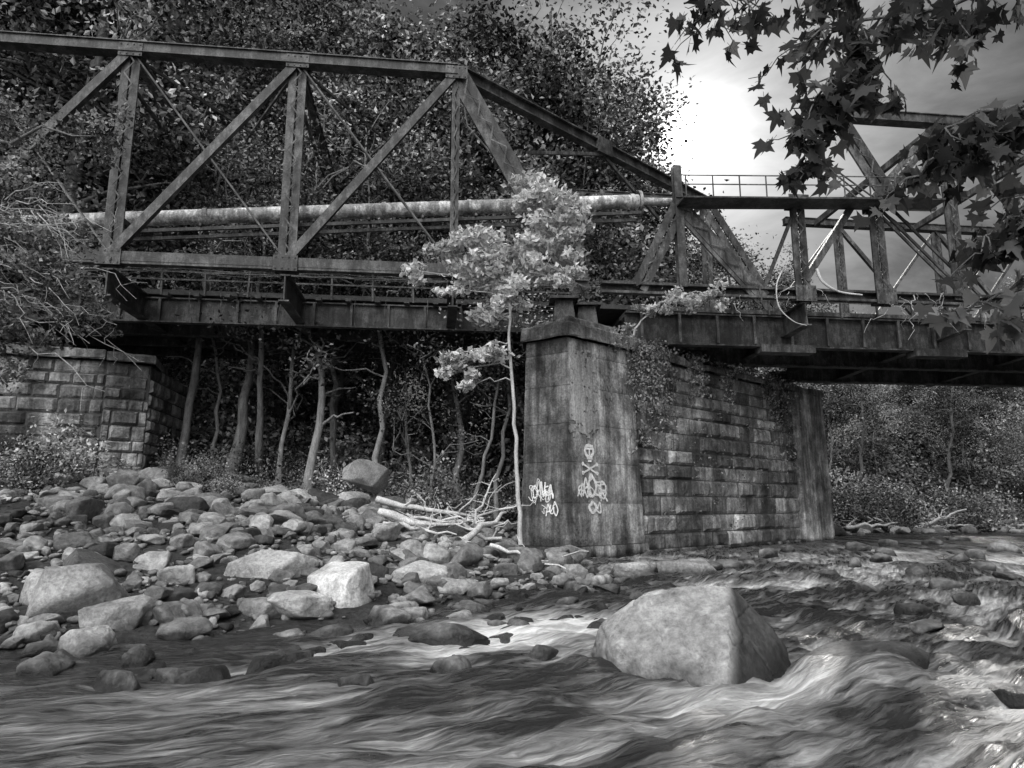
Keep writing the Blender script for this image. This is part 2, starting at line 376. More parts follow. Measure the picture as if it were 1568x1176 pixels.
for i in range(7):
    za,zb_=lifts[i],lifts[i+1];ka=(7.12-za)/7.72*.14;kb=(7.12-zb_)/7.72*.14
    if i==0: ka+=.05;kb+=.05
    A_=c0+(np.array(nose)-c0)*(1+ka);B_=c0+(np.array(nose)-c0)*(1+kb)
    nsub=10
    for j in range(5):
        p,q,r_,t_=A_[j],A_[(j+1)%5],B_[j],B_[(j+1)%5]
        U,W=np.meshgrid(np.linspace(0,1,nsub*3),np.linspace(0,1,nsub))
        X=((1-U)*(1-W))[...,None]*p+(U*(1-W))[...,None]*q+((1-U)*W)[...,None]*r_+(U*W)[...,None]*t_
        Z=za+.006+(zb_-za-.012)*W
        dn=np.array([(q-p)[1],-(q-p)[0]]);dn/=np.linalg.norm(dn)
        em=np.minimum(U,1-U)*4;em=np.clip(em,0,1);ez=np.clip(np.minimum(W,1-W)*14,0,1)
        D=(fbm(X[...,0]*1.8,X[...,1]*1.8,Z*1.8,4)-.62)*.05*em-(1-ez)*.02
        P=np.concatenate([X+dn*D[...,None],Z[...,None]],-1).reshape(-1,3)
        ii=(np.arange(nsub*3-1)[None]+np.arange(nsub-1)[:,None]*nsub*3).ravel()
        g.add(P,np.stack([ii,ii+1,ii+1+nsub*3,ii+nsub*3],1),0,.5+rng.uniform(-.08,.08)+(.12 if j==0 else -.2 if j==4 else 0),True)  # right facet painted lighter, left darker: lit and shaded sides in the colour
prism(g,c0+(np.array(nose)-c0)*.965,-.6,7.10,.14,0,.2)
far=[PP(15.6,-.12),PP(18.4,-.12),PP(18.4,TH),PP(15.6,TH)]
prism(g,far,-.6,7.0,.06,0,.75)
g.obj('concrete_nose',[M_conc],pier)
g=Geo()
prism(g,[PP(3.2,.12),PP(15.8,.12),PP(15.8,TH),PP(3.2,TH)],-.6,7.0,0,1,.4)
wall(g,PP(3.36,.11),PP(15.59,.11),.0,6.98,.6,1.25,AXN,.11)
wall(g,PP(3.0,-.14),PP(15.9,-.14),-.45,.12,.5,1.6,AXN,.06)
g.obj('masonry_body',[M_mason,M_mortar],pier)
g=Geo()
def slab(foot,zb,zt,sh=.5,jit=.05,n_=1):
    f0=np.array(foot,float)
    ff_=[]
    for i in range(len(f0)):
        p,q=f0[i],f0[(i+1)%len(f0)];m_=max(1,int(np.linalg.norm(q-p)/.35))
        for t in range(m_): ff_.append(p+(q-p)*t/m_)
    f0=np.array(ff_);k=len(f0);c=f0.mean(0)
    lv=[(zb,.0),(zb+.05,.04),(zt-.07,.04),(zt,-.02)];vs=[]
    for z_,e in lv:
        for p in f0:
            dd=(p-c)/np.linalg.norm(p-c);vs.append((*(p+dd*(e+rng.uniform(-jit,jit)*.6)),z_+rng.uniform(-jit,jit)*.4))
    F=[(l*k+i,l*k+(i+1)%k,(l+1)*k+(i+1)%k,(l+1)*k+i) for l in range(3) for i in range(k)]
    g.add(vs,F,0,sh)
    g.add([(*c,zt)]+vs[-k:],[(0,i+1,(i+1)%k+1) for i in range(k)],0,sh)
slab([PP(-.12,-.16),PP(3.5,-.16),PP(3.5,TH+.25),PP(.5,TH+.25),PP(-.5,1.65)],7.13,7.62,.5)
slab([PP(.5,.35),PP(2.9,.35),PP(2.9,TH-.2),PP(.5,TH-.2)],7.63,8.0,.35)
a=3.52
while a<18.4:
    w=min(rng.uniform(1.0,1.7),18.6-a)
    slab([PP(a,-.06-rng.uniform(0,.06)),PP(a+w-.02,-.06-rng.uniform(0,.06)),PP(a+w-.02,TH+.1),PP(a,TH+.1)],7.02,7.30+rng.uniform(-.05,.08),rng.uniform(.3,.65));a+=w
g.obj('coping_stones',[M_mason],pier)
g=Geo()
for a_,z0 in ((1.0,8.0),(2.2,8.0),(9,7.35),(16.5,7.35)):
    c=PP(a_,1.1)
    prism(g,[c+[-.3,-.3],c+[.3,-.3],c+[.3,.3],c+[-.3,.3]],z0-.03,z0+.75,.3,0,.4)
    prism(g,[c+[-.5,-.5],c+[.5,-.5],c+[.5,.5],c+[-.5,.5]],z0+.752,z0+.85,0,0,.5)
g.obj('bearing_pedestals',[M_steel],pier)
def facet(a0,a1):
    c=np.array(nose).mean(0)
    def P(u,z,off=.012):
        k=(7.12-z)/7.72
        A=np.array(a0);B=np.array(a1);A=c+(A-c)*(1+.14*k);B=c+(B-c)*(1+.14*k)
        p=A+(B-A)*u;d=(B-A)/np.linalg.norm(B-A);nn=np.array([d[1],-d[0]])
        return V3(*(p+nn*off),z)
    return P
g=Geo()
def stroke(P,pts,w=.035,off=.012,mat=0):
    pts=np.array(pts,float)
    for i in range(len(pts)-1):
        p=P(*pts[i],off);q=P(*pts[i+1],off);d=(q-p);L=np.linalg.norm(d)
        if L<1e-5: continue
        nn=P(*pts[i],off+1)-p;s=np.cross(d/L,nn);s=s/np.linalg.norm(s)*w*rng.uniform(.8,1.15)
        e=d/L*w*.4
        g.add([p-s-e,q-s+e,q+s+e,p+s-e],[(0,1,2,3)],mat,rng.uniform(.35,.6));off+=.0004
PR=facet(nose[0],nose[1]);PL=facet(nose[4],nose[0])
def circ(u,z,ru,rz,n=14,a0=0,a1=6.4): return [(u+ru*math.cos(t),z+rz*math.sin(t)) for t in np.linspace(a0,a1,n)]
def spl(pts,n_=6):
    pts=np.array(pts,float);P=np.vstack([2*pts[0]-pts[1],pts,2*pts[-1]-pts[-2]]);o=[]
    for i in range(1,len(P)-2):
        for t in np.linspace(0,1,n_,endpoint=False):
            o.append(.5*((2*P[i])+(-P[i-1]+P[i+1])*t+(2*P[i-1]-5*P[i]+4*P[i+1]-P[i+2])*t*t+(-P[i-1]+3*P[i]-3*P[i+1]+P[i+2])*t**3))
    o.append(P[-2]);return o
LET=[[(.8,.9),(.2,.8),(.1,.4),(.5,.05),(.9,.3),(.3,.45),(.0,.2)],[(0,-.2),(.2,1.1),(.8,.9),(.6,.5),(.1,.5),(1,-.1)],[(.0,-.1),(.45,1.2),(.8,0),(.9,.5),(.1,.3)],[(.9,.9),(.2,1),(.2,.6),(.9,.4),(.6,-.1),(.0,.2)],[(.1,1.1),(.2,.1),(.9,.0),(.8,1.0),(.3,.6)],[(.0,0),(.2,1.1),(.7,.0),(1,1.2)],[(.5,1),(.0,.6),(.4,-.1),(1,.4),(.4,1.1),(.2,.8)],[(.0,.9),(1,1.1),(.45,.95),(.4,-.2),(.0,.1)]]
def word(P,u0,z0,lu,lz,idx,w,off=.018,arch=0):
    for i,k in enumerate(idx):
        dz=arch*math.sin(math.pi*(i+.5)/len(idx));s_=rng.uniform(.75,1.3)
        stroke(P,spl([(u0+lu*(i*.85+x_*1.1+rng.normal(0,.07)),z0+dz+lz*y_*s_+rng.normal(0,.04)) for x_,y_ in LET[k]]),w*rng.uniform(.6,1.4),off+i*.003)
for rr in (.78,1): stroke(PR,circ(.26,3.38,.062*rr,.21*rr,20),.03,.022+rr*.012)
stroke(PR,[(.205,3.45),(.315,3.45)],.035,.045);stroke(PR,[(.26,3.45),(.26,3.2)],.03,.05);stroke(PR,[(.215,3.54),(.305,3.54)],.04,.052)
stroke(PR,[(.225,3.14),(.295,3.14)],.04,.055);stroke(PR,[(.24,3.05),(.28,3.05)],.035,.057)
for p,q in (((.17,2.95),(.35,2.66)),((.35,2.95),(.17,2.66))):
    stroke(PR,[p,q],.03,.03+p[0]*.1)
    for c_ in (p,q): stroke(PR,circ(c_[0],c_[1],.012,.045,8),.022,.03+c_[0]*.1)
word(PR,.10,1.85,.085,.42,[0,2,6,3,1],.042,.02,.14);word(PR,.24,1.4,.08,.3,[6,4],.035,.04);word(PR,.14,1.8,.09,.4,[5,6,2,3],.024,.045,.1)
word(PL,.15,1.85,.10,.35,[3,6,1,5,0,2],.02,.02,.05);word(PL,.2,1.75,.12,.4,[6,2,0,4],.014,.03,.05);word(PL,.45,1.35,.09,.25,[7,2,4,6],.016,.03)
g.obj('graffiti',[M_white],pier)
g=Geo()
def patch(P,u0,u1,z0,z1,off,sh,th=.45):
    nu,nz=50,100;U,W=np.meshgrid(np.linspace(0,1,nu),np.linspace(0,1,nz))
    vs=[P(u0+(u1-u0)*u_,z0+(z1-z0)*w_,off) for u_,w_ in zip(U.ravel(),W.ravel())]
    e=np.minimum(np.minimum(U,1-U)*2.4,np.minimum(W,1-W)*3.);q=fbm(U*9+z0*7,W*14,z0,5)+np.clip(e,0,.6)*.5
    i=(np.arange(nu-1)[None]+np.arange(nz-1)[:,None]*nu).ravel();F=np.stack([i,i+1,i+1+nu,i+nu],1)
    keep=q.ravel()[i]>th+.12;g.add(vs,F[keep],0,sh,False)
patch(PR,.0,.42,3.8,6.8,.024,.27,.46);patch(PR,.5,.66,4.9,6.6,.024,.12,.6);patch(PR,.02,.25,.4,1.3,.024,.1,.6)
g.obj('whitewash_patch',[M_paintp],pier)
ab=empty('stone_abutment');g=Geo()
A=[(-21,22.6),(-14.9,24.6),(-13.75,25.5),(-14.6,31),(-24,31)]
prism(g,A,1.5,6.85,0,1,.4)
wall(g,A[0],A[1],1.6,6.85,.48,1.0,(.31,-.95),.12);wall(g,A[1],A[2],1.6,6.85,.48,.8,(.62,-.79),.12);wall(g,A[2],A[3],1.6,6.85,.48,.9,(.98,.15),.12)
for i in range(6):
    t=i/6;p=np.array(A[0])+(np.array(A[1])-A[0])*t;q=np.array(A[0])+(np.array(A[1])-A[0])*(t+.16);nn=np.array([.31,-.95])
    slab([p+nn*.25,q+nn*.25,q-nn*.9,p-nn*.9],6.87,7.25,rng.uniform(.3,.6))
slab([(-14.8,24.4),(-13.5,25.3),(-14.4,28),(-15.5,27)],6.87,7.2,.5)
g.obj('masonry',[M_mason,M_mortar],ab)
# ------------------------------------------------------------ bridge
O=np.array([2.7,23.5]);B=np.array([.9936,.1128]);NN=np.array([-.1128,.9936])
def T(s,n_,z): p=O+B*s+NN*n_;return V3(p[0],p[1],z)
B3=V3(*B,0);N3=V3(*NN,0)
br=empty('truss_bridge')
def laced(g,p,q,w=.36,fl=.07,step=.42,across=B3):
    p=np.asarray(p,float);q=np.asarray(q,float);d=(q-p);L=np.linalg.norm(d);d/=L
    a=across-d*(across@d);a/=np.linalg.norm(a);o=np.cross(d,a)
    for s_ in (-1,1):
        beam(g,p+a*s_*w/2,q+a*s_*w/2,fl,w*.8,0,None,a if abs(a@d)<.5 else (0,0,1))
    k=max(2,int(L/step))
    for j in range(k):
        t0=L*j/k;t1=L*(j+1)/k;sg=1 if j%2 else -1
        for oo in (-1,1):
            beam(g,p+d*t0+a*sg*w*.45+o*oo*(w*.42),p+d*t1-a*sg*w*.45+o*oo*(w*.42),.05,.02,0,None,o)
def gusset(g,c,w,h,n_):
    for s_ in (-1,1):
        p=c+N3*s_*n_
        beam(g,p-B3*w/2,p+B3*w/2,.025,h,0,.5)
        for i in range(4):
            for j in (-1,1):
                r=p+N3*s_*.02+B3*(w*(i/3-.5)*.8)+V3(0,0,j*h*.36);beam(g,r,r+N3*s_*.02,.045,.045,0,.4)
ZT,ZB,W=17.5,9.75,9.5
nodes=[-44.7,-39,-33.3,-27.6,-21.9,-16.2,-10.5,-4.8]
def chordbox(g,p,q,w,h):
    beam(g,p,q,w,h,0,.35);beam(g,p+V3(0,0,h/2+.02),q+V3(0,0,h/2+.02),w+.14,.035,0,.6);beam(g,p-V3(0,0,h/2+.02),q-V3(0,0,h/2+.02),w+.14,.035,0,.35)
def ltruss(n_,nm):
    g=Geo()
    chordbox(g,T(-46,n_,ZT),T(-4.75,n_,ZT),.34,.34)
    for dz in (-.17,.17): beam(g,T(-46,n_,ZB+dz),T(0,n_,ZB+dz),.28,.09)
    for dn in (-.14,.14): beam(g,T(-46,n_+dn,ZB),T(0,n_+dn,ZB),.03,.25,0,.35)
    e=T(-4.8,n_,ZT);f_=T(-.2,n_,ZB-.6)
    laced(g,e,f_,.42,.09,.5)
    beam(g,e+B3*.06,f_+B3*.06,.30,.03,0,.4,N3)
    for i,s in enumerate(nodes):
        laced(g,T(s,n_,ZT-.15),T(s,n_,ZB),.34 if i<7 else .16,.07)
        gusset(g,T(s,n_,ZT-.12),.8,.5,.19);gusset(g,T(s,n_,ZB),.8,.55,.19)
        if i:
            p=nodes[i-1]
            beam(g,T(s,n_,ZT-.1),T(p,n_,ZB+.1),.26,.2)
            beam(g,T(s,n_-.15,ZT-.1),T(p,n_-.15,ZB+.1),.03,.3,0,.6)
            beam(g,T(p,n_+.06,ZT-.1),T(s,n_+.06,ZB+.1),.05,.07)
            beam(g,T(p,n_-.06,ZT-.1),T(s,n_-.06,ZB+.1),.05,.05)
    g.obj(nm,[M_steel],br)
ltruss(0,'near_truss');ltruss(W,'far_truss')
g=Geo()
for s in nodes:
    ibeam(g,T(s,.1,ZT-.15),T(s,W-.1,ZT-.15),.25,.4)
    ibeam(g,T(s,-.1,ZB-.85),T(s,W+.1,ZB-.85),.34,.95,.05)
    beam(g,T(s,.1,ZT-1.3),T(s,W-.1,ZT-1.3),.1,.12)
    for k in range(6):
        beam(g,T(s,k*W/6,ZT-(.3 if k%2 else 1.25)),T(s,(k+1)*W/6,ZT-(1.25 if k%2 else .3)),.05,.07)
for i in range(len(nodes)-1):
    beam(g,T(nodes[i],0,ZT-.25),T(nodes[i+1],W,ZT-.25),.08,.1);beam(g,T(nodes[i+1],0,ZT-.27),T(nodes[i],W,ZT-.27),.08,.1)
hp=T(-4.8,0,ZT);hq=T(8.6,W,ZT)
ibeam(g,hp,hq,.38,.55,.06)
far_hip=8.6
laced(g,hq,T(far_hip+4.6,W,ZB),.45,.09);chordbox(g,T(-4.8,W,ZT),T(far_hip,W,ZT),.34,.34)
for s in (1.8,8.6): laced(g,T(s,W,ZT-.15),T(s,W,ZB),.3)
beam(g,T(1.8,W,ZT),T(-4.8,W,ZB),.2,.22);beam(g,T(8.6,W,ZT),T(1.8,W,ZB),.2,.22)
for dz in (-.17,.17): beam(g,T(0,W,ZB+dz),T(15,W,ZB+dz),.28,.09)
mid=(hp+hq)/2;beam(g,mid-V3(.35,.3,0),mid+V3(.35,.3,0),.46,.75)
beam(g,hp+(hq-hp)*.5-V3(0,0,.3),hp+(hq-hp)*.22-V3(0,0,1.9),.1,.14);beam(g,hp+(hq-hp)*.5-V3(0,0,.3),hp+(hq-hp)*.75-V3(0,0,2.2),.12,.16)
g.obj('cross_bracing',[M_steel],br)
g=Geo()
beam(g,T(-46,6.0,ZB-.28),T(6,6.0,ZB-.28),6.6,.18,1,.5)
for n_ in (2.9,5,7,9):
    ibeam(g,T(-46,n_,ZB-.95),T(-.5 if n_<4 else 5,n_,ZB-.95),.3,.95,.05)
for s in np.arange(-45,-.6,1.4): beam(g,T(s,2.79,ZB-1.38),T(s,2.79,ZB-.5),.1,.08)
for s in np.arange(-45,-1,1.1): beam(g,T(s,2.4,ZB-.44),T(s,9.2,ZB-.44),.2,.12,1)
g.obj('deck',[M_steel,M_deck],br)
g=Geo()
for s in np.arange(-45,1,1.55):
    beam(g,T(s,2.7,ZB-.4),T(s+rng.normal(0,.04),2.7,ZB+.85),.07,.09,0,.8)
for z_ in (.2,.5,.85): beam(g,T(-45,2.66,ZB+z_),T(0,2.66,ZB+z_),.04,.06,0,.75)
for s in np.arange(-20,0,.55):
    if rng.random()<.5: tube(g,wig(T(s,2.6,ZB-.3),T(s+rng.uniform(-.1,.1),2.6,ZB-.5-rng.uniform(.2,1.0)),4,.05),.015,4,0,.9)
for k in range(5):
    for s in np.arange(-26,0,5.7):
        tube(g,wig(T(s,1.5+k*.2,ZB+.1+k*.14),T(s+5.7,1.5+k*.2,ZB+.1+k*.14),8,.006,-.012),.014,4,0,.9)
g.obj('railing',[M_steel],br)
g=Geo()
pa=T(-24,1.3,11.0);pb=T(2.4,1.3,13.35)
pts=pa+(pb-pa)*np.linspace(0,1,60)[:,None];tube(g,pts,.27,20,0,.55)
for t in np.linspace(.03,.99,9):
    c=pa+(pb-pa)*t;d=(pb-pa)/np.linalg.norm(pb-pa);tube(g,[c-d*.08,c+d*.08],.31,20,0,.3)
tube(g,[pb-(pb-pa)/27*.02,pb+(pb-pa)/27*.1],.42,20,0,.25)
pc=T(15,1.3,13.75);tube(g,pb+(pc-pb)*np.linspace(0,1,20)[:,None],.16,16,0,.25)
for dz,dn in ((-.62,-.35),(-.62,.35)): beam(g,pa+V3(0,0,dz)+N3*dn,pb+V3(0,0,dz)+N3*dn,.1,.12,1)
for t in np.linspace(.02,.98,14):
    c=pa+(pb-pa)*t;beam(g,c-N3*.5-V3(0,0,.5),c+N3*.4-V3(0,0,.5),.08,.1,1)
for s in nodes[3:]:
    t=(s+24)/26.4
    if t>0:
        c=pa+(pb-pa)*t;beam(g,c-N3*1.25-V3(0,0,.4),c+N3*.5-V3(0,0,.4),.16,.2,1)
g.obj('pipe',[M_pipe,M_steel],br)
g=Geo();zt2=13.1;ZB2=9.35
chordbox(g,T(3.4,0,12.75),T(13.6,0,13.25),.26,.26)
beam(g,T(3.4,-.5,12.55),T(13.7,-.5,13.0),.9,.06)
for z_ in (.5,.85): beam(g,T(3.4,-.9,12.55+z_),T(13.7,-.9,13.05+z_),.035,.035)
for s in np.arange(3.5,13.8,1.02): beam(g,T(s,-.9,12.55+(s-3.4)*.045),T(s,-.9,13.42+(s-3.4)*.045),.04,.04)
ibeam(g,T(3.55,0,ZB-.3),T(3.5,0,14.2),.3,.3,.05,N3)
laced(g,T(3.55,0,12.6),T(1.9,0,ZB2),.34,.09);laced(g,T(3.55,0,12.6),T(6.6,0,ZB2-.2),.36,.09)
beam(g,T(3.55,-.05,12.6),T(6.6,-.05,ZB2-.2),.05,.36)
for s in (8.2,11.4,14.6,20.3,26): laced(g,T(s,0,13. if s<13 else 16.8),T(s,0,ZB2),.32,.07,.35)
for s in (8.2,11.4): gusset(g,T(s,0,13),.8,.5,.2);gusset(g,T(s,0,ZB2),.8,.6,.2)
beam(g,T(10.4,0,12.9),T(8.3,0,9.9),.2,.24);beam(g,T(8.2,0,12.9),T(6.7,0,9.6),.1,.12)
for k in (0,.3,.9): beam(g,T(11.2+k,0.02+k*.1,13.1),T(14.6+k,0.02+k*.1,9.6),.07,.1)
chordbox(g,T(10.1,0,16.8),T(32,0,16.8),.34,.34)
laced(g,T(10.2,0,16.7),T(12.1,0,13.3),.42,.09);laced(g,T(14.6,0,16.7),T(11.5,0,13.3),.3,.07)
for s in (14.6,20.3): 
    beam(g,T(s,0,16.7),T(s+5.7,0,ZB2),.2,.24);beam(g,T(s+5.7,0,16.7),T(s,0,ZB2),.08,.1)
for k in (0,.22,.44): beam(g,T(9.0+k,.1,14.9),T(12.4+k,.1,12.0+k),.04,.05)
for dz in (-.17,.17): beam(g,T(.5,0,ZB2+dz),T(32,0,ZB2+dz),.28,.09)
beam(g,T(.5,.15,ZB2),T(32,.15,ZB2),.03,.25)
ibeam(g,T(1.8,1.6,8.3),T(32,1.6,8.3),.4,1.25,.06);ibeam(g,T(6,5,8.3),T(32,5,8.3),.4,1.25,.06);ibeam(g,T(12,8.5,8.3),T(32,8.5,8.3),.4,1.25,.06)
for s in np.arange(2.4,31,1.5): beam(g,T(s,1.38,7.75),T(s,1.38,8.9),.1,.09)
for s in (8.2,14.6,20.3,26): ibeam(g,T(s,-.1,8.6),T(s,W,8.2),.34,.9,.05);beam(g,T(s-1.1,1.6,7.6),T(s+1.1,1.6,7.6),.6,.3)
chordbox(g,T(13,W,16.6),T(34,W,16.6),.3,.3)
for i,s in enumerate((16,21.7,27.4)):
    laced(g,T(s,W,16.5),T(s,W,ZB2),.3);beam(g,T(s,W,16.5),T(s+5.7,W,ZB2),.18,.2);beam(g,T(s,W,16.5),T(s-5.7,W,ZB2),.12,.14)
    beam(g,T(s-1.4,0,16.7),T(s-1.4+.1,W,16.5),.2,.3)
beam(g,T(2,5.2,9.05),T(32,5.2,9.05),7.6,.16)
for s in np.arange(3,31,1.5): beam(g,T(s,1.3,8.9),T(s,1.3,9.95),.06,.08,0,.7)
for z_ in (9.5,9.95): beam(g,T(3,1.3,z_),T(31,1.3,z_),.04,.05,0,.7)
g.obj('right_span',[M_steel],br)
# ------------------------------------------------------------ foliage helpers
def leaves(g,C,size,mat,sh,flat=0.,asp=.6):
    n_=len(C);a=rng.normal(size=(n_,3));a[:,2]*=(1-flat*.6);a/=np.linalg.norm(a,axis=1)[:,None]
    b_=rng.normal(size=(n_,3));
    if flat: b_[:,2]*=(1-flat)
    b_-=a*(a*b_).sum(1)[:,None];b_/=np.linalg.norm(b_,axis=1)[:,None]
    L=(size*rng.uniform(.6,1.3,n_))[:,None]
    c=np.cross(a,b_)*L*.12
    v=np.stack([C-a*L*.5,C+b_*L*asp*.5+c,C+a*L*.5,C-b_*L*asp*.5+c],1).reshape(-1,3)
    g.add(v,np.arange(n_*4).reshape(-1,4),mat,sh,False)
def clump(g,c,r,n_,size,mat,base,flat=.35,var=.2):
    p=rng.normal(size=(n_,3))*V3(r,r,r*.55)*.6
    p+=(p/(np.linalg.norm(p,axis=1)[:,None]+.01))*r*.15
    sh=np.clip(base+rng.normal(0,var,n_)+p[:,2]/r*.15,0,1)
    leaves(g,p+c,size,mat,sh,flat)
def tree_geo(h,cr,cb,ncl,lpc,ls,tr,seed,crad=1.1,lean=(0,0),limb=16,leafmat=1,crook=.12):
    global rng
    old=rng;rng=np.random.default_rng(seed);g=Geo()
    k=16;t=np.linspace(0,1,k);path=np.stack([lean[0]*t**1.5+rng.normal(0,crook,k).cumsum()*.5,lean[1]*t**1.5+rng.normal(0,crook,k).cumsum()*.5,t*h*.93],1);path[:2,:2]*=.3
    rad=tr*(1-.85*t)**.9;rad[0]*=1.7;rad[1]*=1.1;rad*=rng.uniform(.88,1.12,k)
    tube(g,path,rad,10,0,.5)
    ends=[]
    for i in range(limb):
        tt=rng.uniform(cb/h*.8,.9);i0=tt*(k-1);j=int(i0);st=path[j]+(path[min(j+1,k-1)]-path[j])*(i0-j)
        an=i*2.4+rng.uniform(-.4,.4);rr=cr*rng.uniform(.5,.95)*(1-.5*max(0,(tt-.6)/.4))
        en=st+V3(math.cos(an)*rr,math.sin(an)*rr,rng.uniform(.15,.6)*rr)
        w=wig(st,en,6,.05,.05);tube(g,w,np.linspace(tr*.38*(1.1-tt),.025,6),6,0,.5);ends+=list(w[2:])
    ends=np.array(ends)
    cz=(cb+h)/2;hz=(h-cb)/2
    for i in range(ncl):
        d=rng.normal(size=3);d/=np.linalg.norm(d);r_=rng.random()**.42
        c=V3(lean[0]*.7,lean[1]*.7,cz)+d*V3(cr,cr,hz)*r_*rng.uniform(.8,1.12)
        j=np.argmin(((ends-c)**2).sum(1));tube(g,wig(ends[j],c,4,.06),[.04,.03,.02,.012],4,0,.5)
        clump(g,c,crad*rng.uniform(.6,1.5),int(lpc*rng.uniform(.6,1.3)),ls,leafmat,rng.choice([.18,.4,.62,.9],p=[.28,.3,.27,.15]),.35,.13)
    rng=old;return g
def inst(name,me,x,y,z,s=1,r=0,parent=None,sz=None,tilt=0):
    o=bpy.data.objects.new(name,me);S.collection.objects.link(o);o.location=(x,y,z);o.rotation_euler=(0,tilt,r);o.scale=(s,s,sz or s)
    if parent:o.parent=parent
    return o
temps=[tree_geo(24,5.5,3,95,230,.25,.38,11,1.15).obj('t',[M_bark,M_leafF],link=False).data,
       tree_geo(22,6.2,3,100,230,.24,.32,12,1.2,(1.5,0)).obj('t',[M_bark,M_leafF],link=False).data,
       tree_geo(26,5,4,95,230,.25,.34,13,1.15,(-1,.5)).obj('t',[M_bark,M_leafF],link=False).data]
slim=[tree_geo(17,2.6+.3*i,(4,8,6,9,3)[i],40,110,.20,(.17,.26,.12,.2,.1)[i],21+i,.9,(random.uniform(-3,3),-1),16,1,.3).obj('t',[M_barkm if i%2==0 else M_bark,M_leafF],link=False).data for i in range(5)]
def shrub_geo(r,h,n_,lpc,ls,seed):
    global rng
    old=rng;rng=np.random.default_rng(seed);g=Geo()
    for i in range(n_):
        d=rng.normal(size=3);d/=np.linalg.norm(d);d[2]=abs(d[2]);c=d*V3(r,r,h)*rng.random()**.45
        tube(g,wig((rng.normal(0,.15),rng.normal(0,.15),-.3),c,5,.07),[.04,.03,.025,.018,.01],4,0,.5)
        clump(g,c,.5*r*.5+.15,lpc,ls,1,rng.choice([.2,.45,.65,.95]),.35,.13)
    rng=old;return g
shr=[shrub_geo(1.6,2.2,26,70,.15,31+i).obj('s',[M_bark,M_leafF],link=False).data for i in range(3)]
shb=[shrub_geo(3.2,4.2,46,130,.21,41+i).obj('s',[M_bark,M_leafF],link=False).data for i in range(3)]
RS=random.Random(12)
for x,y,s in [(-13.0,27.0,1.05),(-12.2,28.5,.8),(-10.9,26.6,.95),(-10.4,28.2,.7),(-9.3,27.6,1.1),(-8.1,26.8,1.0),(-7.7,29.5,.8),(-5.0,26.8,1.0),(-4.4,30,1.0),(-3.2,27.5,.75),(-2.4,29.5,.9),(-1.6,27.6,.7),(-.6,28,.9),(.5,29,1.05),(-6.3,31,1.1),(-12,33,1.1),(6.5,37,1.15),(3,36,1.1),(-9,32,1.1),(-2,34,1.2)]:
    inst('tree',slim[RS.randrange(5)],x,y,gz(x,y)-.3,s*RS.uniform(.85,1.1),RS.uniform(0,6.28),None,s*RS.uniform(.9,1.1),RS.uniform(-.14,.14))
fo=empty('forest')
R2=random.Random(3)
def frow(x0,x1,y0,y1,n_,smin,smax,tt=temps,hs=1):
    for i in range(n_):
        x=x0+(x1-x0)*(i+R2.uniform(.1,.9))/n_;y=R2.uniform(y0,y1);s=R2.uniform(smin,smax)
        inst('forest_tree',tt[R2.randrange(len(tt))],x,y,gz(x,y)-.3,s,R2.uniform(0,6.28),fo,None if hs==1 else s*hs)
frow(-32,3.5,37,41,10,1.0,1.3)
frow(-42,7.5,44,52,12,1.15,1.5)
frow(-46,-12,56,64,5,1.4,1.7)
frow(-30,-18,26,34,4,1.0,1.25)
frow(19,60,50,58,9,.55,.85)
frow(28,80,62,75,7,.6,.85)
frow(20,42,45.5,49,9,.45,.75,slim)
inst('forest_tree',temps[0],4.4,41,gz(4.4,41),1.25,1,fo);inst('forest_tree',temps[1],.5,38,gz(.5,38),1.3,3,fo)
inst('forest_tree',temps[2],8.0,49,gz(8.0,49),1.12,2,fo);inst('forest_tree',temps[1],17.5,50,gz(17.5,50),.98,2,fo);inst('forest_tree',temps[0],13.5,52,gz(13.5,52),.98,2.4,fo)
inst('forest_tree',temps[2],22,54,gz(22,54),.80,4,fo)
us=empty('undergrowth')
def under(n_,x0,x1,y0,y1,a,b_,dmin=1.,lib=shr):
    c=0
    while c<n_:
        x=R2.uniform(x0,x1);y=R2.uniform(y0,y1)
        if float(shdist(np.array([x]),np.array([y]))[0])<dmin: continue
        s=R2.uniform(a,b_);inst('bush',lib[R2.randrange(3)],x,y,gz(x,y)-.1,s,R2.uniform(0,6.28),us,s*R2.uniform(.7,1.3));c+=1
under(46,-14,2,27,32,.4,1.0,6);under(50,-20,4,31,36,1.0,1.9,5);under(30,-34,12,36,44,.9,1.5,4,shb);under(46,16,45,43.5,47,.6,1.5,.8);under(34,16,60,46.5,54,.7,1.5,2,shb);under(14,-22,-12,17,24,.5,1.0,9);under(10,-14,-2,22,27,.25,.55,7)
